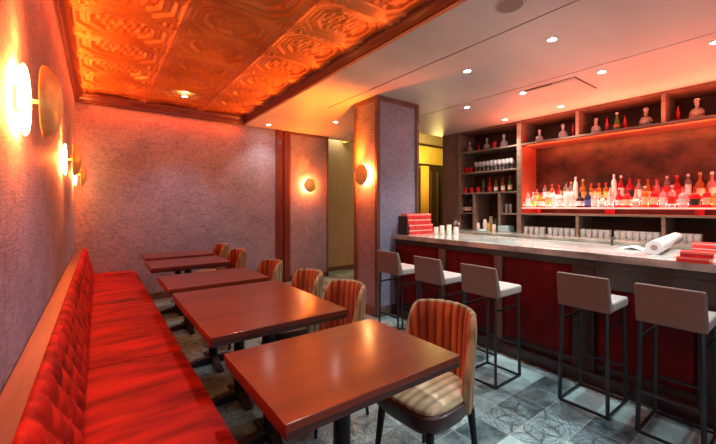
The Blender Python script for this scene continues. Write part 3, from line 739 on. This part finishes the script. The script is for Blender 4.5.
for i, (px, s, g, l, c, h) in enumerate(REAR):
    X = XS+.26; bottle(X, at_x(px, X), 1.447, s, g, l, c, h, f'{GW[g]} glass bottle with {l} label, {ORD[i]} from the left in the raised rear row', 'bottles on the raised rear tier')
# crystal decanters and thin red vases on the top shelves
CRY = mat('crystal_glass', (.92, .93, .95), .06, trans=.75, ior=1.45)
def decanter(px, z, label, liquid=None, s=1.0):
    X = XS+.14; t = thing('decanter', label, 'decanter', (X, at_x(px, X), z), 0, 'crystal decanters on the top shelf')
    inst('body', cached(f'body/dec{s}', lambda: lt([(1e-4, 0), (.052*s, 0), (.060*s, .012*s), (.058*s, .075*s), (.045*s, .10*s), (.018*s, .115*s), (.016*s, .15*s), (.024*s, .156*s), (1e-4, .157*s)], 12, cap=False), CRY), t)
    inst('stopper', cached(f'stopper/dec{s}', lambda: lt([(.010*s, .155*s), (.014*s, .165*s), (.026*s, .185*s), (.022*s, .208*s), (1e-4, .215*s)], 10, cap=False), CRY), t)
    if liquid: inst('liquid', cached(f'liquid/dec{s}', lambda: lt([(1e-4, .006*s), (.0515*s, .008*s), (.054*s, .014*s), (.053*s, .055*s), (1e-4, .056*s)], 12, cap=False), GL[liquid]), t)
    return t
UP = 2.372
for px, nm, lq, s in ((539.5, 'in the first bay right of the tall upright', None, .95), (563, 'brightly lit beside the divider in the first bay', None, 1.05), (596, 'at the left of the middle bay', None, 1.05),
                      (646, 'with dark liquid at the right of the middle bay', 'black', 1.15), (697, 'alone in the dark right bay', 'amber', 1.15)):
    decanter(px, UP, 'crystal decanter with faceted stopper, '+nm, lq, s)
for px, nm, s in ((470, 'leftmost on the top shelf of the side unit', .95), (487, 'between the red flute and red jar on the side unit', 1.0), (504, 'at the right end of the side unit top shelf', 1.1)):
    decanter(px, 2.369, 'crystal decanter, '+nm, 'green' if px < 490 else None, s)
def vase(px, z, label, h=.17, r=.018):
    X = XS+.14; t = obj('bottle', lt([(1e-4, 0), (r, 0), (r*1.05, h*.6), (r*.5, h*.75), (r*.45, h*.97), (1e-4, h)], 14, cap=False), GL['red'], None, smooth=True, loc=(X, at_x(px, X), z)); tag(t, label, 'bottle', 'slim red bottles on the top shelves')
vase(525, UP, 'red bottle beside the tall upright on the top shelf', .19, .03); vase(573, UP, 'thin red bottle next to the divider of the first bay', .2)
vase(607, UP, 'thin red bottle between the decanter and the green bottle', .2); vase(625, UP, 'thin red bottle right of the green and red bottle', .19); vase(678, UP, 'thin red bottle in the dark right bay', .2)
vase(479, 2.369, 'small red flute bottle on the side unit top shelf', .14, .015)
X = XS+.14; bottle(X, at_x(617, X), UP, 'bell', 'green', 'red', 'white', .25, 'green bottle with red label in the middle top bay', 'green bottle')
REDG = mat('red_tumbler_glass', (.7, .02, .03), .15, trans=.3)
def cup(px, z, h, r, m, label, group, X=None, name='tumbler', cat='glass'):
    X = X or XS+.12
    me = cached(f'{name}/{h}/{r}', lambda: lt([(1e-4, 0), (r*.88, 0), (r, h), (r*.90, h), (r*.80, .006), (1e-4, .007)], 16, cap=False), m)
    o = inst(name, me, None, (X, at_x(px, X), z)); tag(o, label, cat, group); return o
cup(495, 2.369, .12, .04, REDG, 'red glass jar on the side unit top shelf', None, name='jar', cat='jar')
for i, px in enumerate((463.5, 467.5, 471.5)): cup(px, 1.989, .10, .035, REDG, f'red tumbler, {ORD[i]} from the left on the second side shelf', 'red tumblers on the second shelf')
for i, px in enumerate((466, 472, 478.5)): cup(px, 1.619, .10, .038, REDG, f'red tumbler, {ORD[i]} from the left on the third side shelf', 'red tumblers on the third shelf')
# stemmed glasses on the second side shelf
wine = thing('wine_glass', 'x', 'glass', (0, 0, 0), 0, 'stemmed glasses on the second side shelf')
WG = mat('thin_clear_glass', (.97, .98, 1), .12, trans=.75, ior=1.4)
inst('bowl', cached('bowl/w', lambda: lt([(.004, .085), (.024, .10), (.032, .13), (.027, .18), (.0255, .18), (.030, .13), (.022, .103), (1e-4, .09)], 16, cap=False), WG), wine)
inst('stem', cached('stem/w', lambda: lt([(1e-4, 0), (.03, 0), (.028, .004), (.004, .008), (.0035, .086)], 14, cap=False), WG), wine)
first = True
for row, X in ((0, XS+.07), (1, XS+.16)):
    for k in range(10):
        px = 476+3.9*k+(1.2 if row else 0); lab = f'clear stemmed glass, {ORD[k]} from the left in the {"rear" if row else "front"} row of the second side shelf'
        if first: wine.location = (X, at_x(px, X), 1.989); wine['label'] = lab; first = False
        else: dup(wine, None, (X, at_x(px, X), 1.989), None, lab)
# bottles third side shelf and cubbies
for px, g, l, c, h, lab in ((483.5, 'green', 'black', 'black', .24, 'dark green bottle right of the red tumblers'), (490, 'red', 'red', 'red', .25, 'bottle with red label in the third side shelf'), (496, 'clear', 'white', 'green', .22, 'clear bottle with white label in the third side shelf'),
                       (503, 'amber', 'white', 'red', .24, 'amber bottle with white label in the third side shelf'), (510, 'green', 'cream', 'red', .27, 'tall green bottle beside the upright in the third side shelf')):
    X = XS+.13; bottle(X, at_x(px, X), 1.619, 'wine', g, l if l in LB else 'white', c if c in LB else 'black', h, lab, 'bottles on the third side shelf', .034)
for px, lab in ((463.5, 'left'), (467, 'middle'), (470.5, 'right')):
    X = XS+.12; bottle(X, at_x(px, X), 1.257, 'wine', 'black', 'white', 'black', .25, f'dark wine bottle with white label, {lab} one in the small left cubby', 'wine bottles in the left cubby', .034)
for k, px in enumerate((502.5, 506.5, 510.5)): cup(px, 1.257, .15, .028, WG, f'tall clear glass, {ORD[k]} from the left in the small right cubby', 'tall glasses in the right cubby', name='highball_glass')
BLUE = mat('pale_blue_plastic', (.35, .55, .62), .4)
o = obj('storage_tub', bx(-.11, .11, -.09, .09, 0, .10), BLUE, None, bevel=.015, loc=(XS+.10, at_x(506, XS+.1), CT)); tag(o, 'pale blue plastic tub on the counter in the right cubby', 'tub')
o = obj('bar_cloth', lt([(1e-4, 0), (.09, 0), (.085, .02), (.05, .035), (1e-4, .03)], 14, cap=False), BLUE, None, smooth=True, loc=(XS-.12, at_x(482, XS-.12), CT)); tag(o, 'folded pale blue cloth on the back counter below the middle cubby', 'cloth')
CAN = {'w': LB['white'], 'y': LB['yellow'], 'g': GL['green'], 'k': LB['black'], 'c': LB['cream']}
for k, (px, h, r, m_, d_, lab) in enumerate(((478, .13, .035, 'w', 0, 'white jar at the left of the middle cubby'), (482.5, .17, .03, 'k', .08, 'black tin standing behind the white jar in the middle cubby'), (485, .20, .035, 'w', 0, 'tall white canister in the middle cubby'), (489, .14, .034, 'y', .04, 'yellow tin in the middle cubby'),
                                  (491, .25, .034, 'c', .10, 'tall cream bottle-like canister at the back of the middle cubby'), (494, .12, .034, 'w', -.04, 'short white jar at the right of the middle cubby'), (496, .22, .03, 'g', .06, 'green glass jar at the right of the middle cubby'))):
    X = XS+.1+d_; o = inst('canister', cached(f'canister/{h}/{r}', lambda: lt([(r*.95, 0), (r, .005), (r, h*.75), (r*.8, h*.82), (r*.8, h)], 16), CAN[m_]), None, (X, at_x(px, X), CT)); tag(o, lab, 'canister', 'jars and tins in the middle cubby')
for k, (px, h, lab) in enumerate(((451, .17, 'left'), (455, .20, 'middle'), (459, .16, 'right'))):
    X = XS-.16; o = inst('shaker', cached(f'shaker/{h}', lambda: lt([(.03, 0), (.04, h*.62), (.036, h*.66), (.026, h*.82), (.015, h*.85), (.013, h)], 16), mat('steel_shaker', (.35, .38, .42), .25, .9)), None, (X, min(4.08, at_x(px, X)), CT)); tag(o, f'steel cocktail shaker by the end panel, {lab} of three', 'shaker', 'shakers at the end of the back counter')
# upturned tumblers in the lower cubbies
n = 0
for bay, (xs, nm) in enumerate((((526, 546), 'first lower bay, left group'), ((550, 574), 'first lower bay, right group'), ((583, 612), 'second lower bay, left group'), ((617, 657), 'second lower bay, right group'), ((676, 702), 'third lower bay'))):
    for row, X in ((0, XS+.02), (1, XS+.12)):
        px = xs[0]; k = 0
        while px <= xs[1]:
            step = 5.2+(px-520)*.012
            cup(px+row*1.5, CT, .105, .033, WG, f'clear tumbler, {ORD[k]} from the left, {"rear" if row else "front"} row, {nm}', 'clear tumblers in the lower bays', X=X)
            px += step; k += 1

# ------------------------------------------------------------------ things on the bar
def on_bar(px, py, z=1.015):
    u = (px-358)/350; v = (207-py)/350; k = (z-EYE)/v; return (k*(sn+cs*u), k*(cs-sn*u))
PAPER = mat('white_wrap', (.78, .84, .86), .35)
p0, p1 = on_bar(654, 254.5), on_bar(676, 243)
rr = .05
t = thing('paper_roll', 'thick white roll lying on the stone bar top', 'paper roll', (p0[0], p0[1], 1.015)); dx, dy = p1[0]-p0[0], p1[1]-p0[1]; ln = math.hypot(dx, dy); t.rotation_euler = (0, 0, math.atan2(dy, dx))
bm = B(); M = Matrix.Translation((0, 0, rr)) @ Matrix.Rotation(PI/2, 4, 'Y'); lathe(bm, [(rr*.4, 0), (rr, 0), (rr, ln), (rr*.4, ln)], 32, M=M, cap=False); obj('roll', bm, PAPER, t, auto=40)
bm = B(); lathe(bm, [(rr*.4, -.001), (rr*.4, ln+.001)], 24, M=M); obj('core', bm, noisy(mat('cardboard', (.4, .3, .2), .8), (.3, .23, .17), (.5, .4, .3), (80, 80, 80)), t)
q = on_bar(640, 250)
V, E_, F_ = grid(14, 10, lambda s, v: (q[0]-.04+.16*s, q[1]-.02+.16*v, 1.018+.022*abs(math.sin(s*6+v*4))*(1-abs(2*v-1))))
o = obj('crumpled_wrap', (V, [], F_), PAPER, None, smooth=True); so = o.modifiers.new('s', 'SOLIDIFY'); so.thickness = .002; so.offset = 1; tag(o, 'loose crumpled white wrap left of the roll on the bar', 'wrapping')
REDB = mat('red_box_card', (.70, .035, .03), .35, coat=.3); REDL = mat('pale_red_box_band', (.85, .42, .36), .5)
def red_box(x, y, z, rz, w_, d_, h_, label, group):
    t = thing('red_box', label, 'box', (x, y, z), rz, group)
    ct = obj('carton', bx(-w_/2, w_/2, -d_/2, d_/2, 0, h_), REDB, t, bevel=.002); obj('band', bx(-w_/2-.0008, w_/2+.0008, -d_/2-.0008, d_/2+.0008, h_*.66, h_*.86), REDL, ct)
for k, (px, py, dz, lab) in enumerate(((692, 263, 0, 'bottom of the two stacked red boxes nearest the right edge of the bar'), (695, 263, .034, 'top one of the red boxes near the right edge of the bar'))):
    x, y = on_bar(px, py); red_box(x+.06, y, 1.015+dz, .12*k, .11, .15, .032, lab, 'red boxes at the right end')
x, y = on_bar(708, 252)
red_box(x+.0, y, 1.015, .1, .12, .17, .032, 'rear red box lying flat on the bar at the right edge', 'red boxes at the right end')
red_box(x+.0, y, 1.049, .0, .12, .16, .036, 'rear red box on top of another behind the front pair', 'red boxes at the right end')
# stack of red packs against the pillar: four courses of four
x0, y0 = 3.06, 3.13
CN = ['bottom', 'second', 'third', 'top']
for c in range(4):
    n_ = 5-c if c > 1 else 5
    for k in range(4):
        red_box(x0+.055+.108*k+(.035 if c < 2 else 0), y0+.03, 1.015+.066*c, 0, .104, .12, .063, f'small red pack by the pillar, {ORD[k]} from left in the {CN[c]} course', 'red packs stacked by the pillar')
LEATH = mat('black_caddy', (.03, .025, .025), .5)
t = thing('menu_holder', 'dark narrow menu holder at the very end of the bar beside the red packs', 'holder', (3.03, 3.13, 1.015)); obj('holder_board', bx(-.012, .006, -.07, .09, 0, .23), LEATH, t, bevel=.003); obj('holder_base', bx(-.02, .012, -.08, .10, 0, .008), LEATH, t)
CANW = mat('white_candle_glass', (.85, .82, .70), .35)
for k, (px, py, h) in enumerate(((436, 234, .09), (442, 234.5, .11), (449, 235.5, .12), (456, 236, .09))):
    x, y = on_bar(px, py); x = min(x, 3.74)
    t = thing('candle_jar', f'white candle jar on the bar, {ORD[k]} from the left after the red packs', 'candle', (3.45+.06*k, at_x(px, 3.45+.06*k), 1.015), 0, 'white candle jars on the bar')
    obj('jar', lt([(.026, 0), (.03, .006), (.03, h), (.026, h), (.026, h*.9), (1e-4, h*.9)], 18, cap=False), CANW, t, smooth=False); obj('wick', lt([(.002, h*.9), (.002, h*.98)], 6), LEATH, t)
# tap on the back counter side of the bar
t = thing('bar_faucet', 'small steel faucet standing behind the bar left of the white roll', 'faucet', (3.72, at_x(612, 3.72), 1.015))
bm = B(); pts = [(0, 0, 0), (0, 0, .05), (.015, 0, .065), (.05, 0, .068), (.07, 0, .055)]
for a_, b_ in zip(pts, pts[1:]): tube(bm, a_, b_, .007)
obj('spout', bm, STEEL, t, auto=40); obj('base_ring', lt([(.016, 0), (.016, .008), (.008, .012)], 16), STEEL, t)
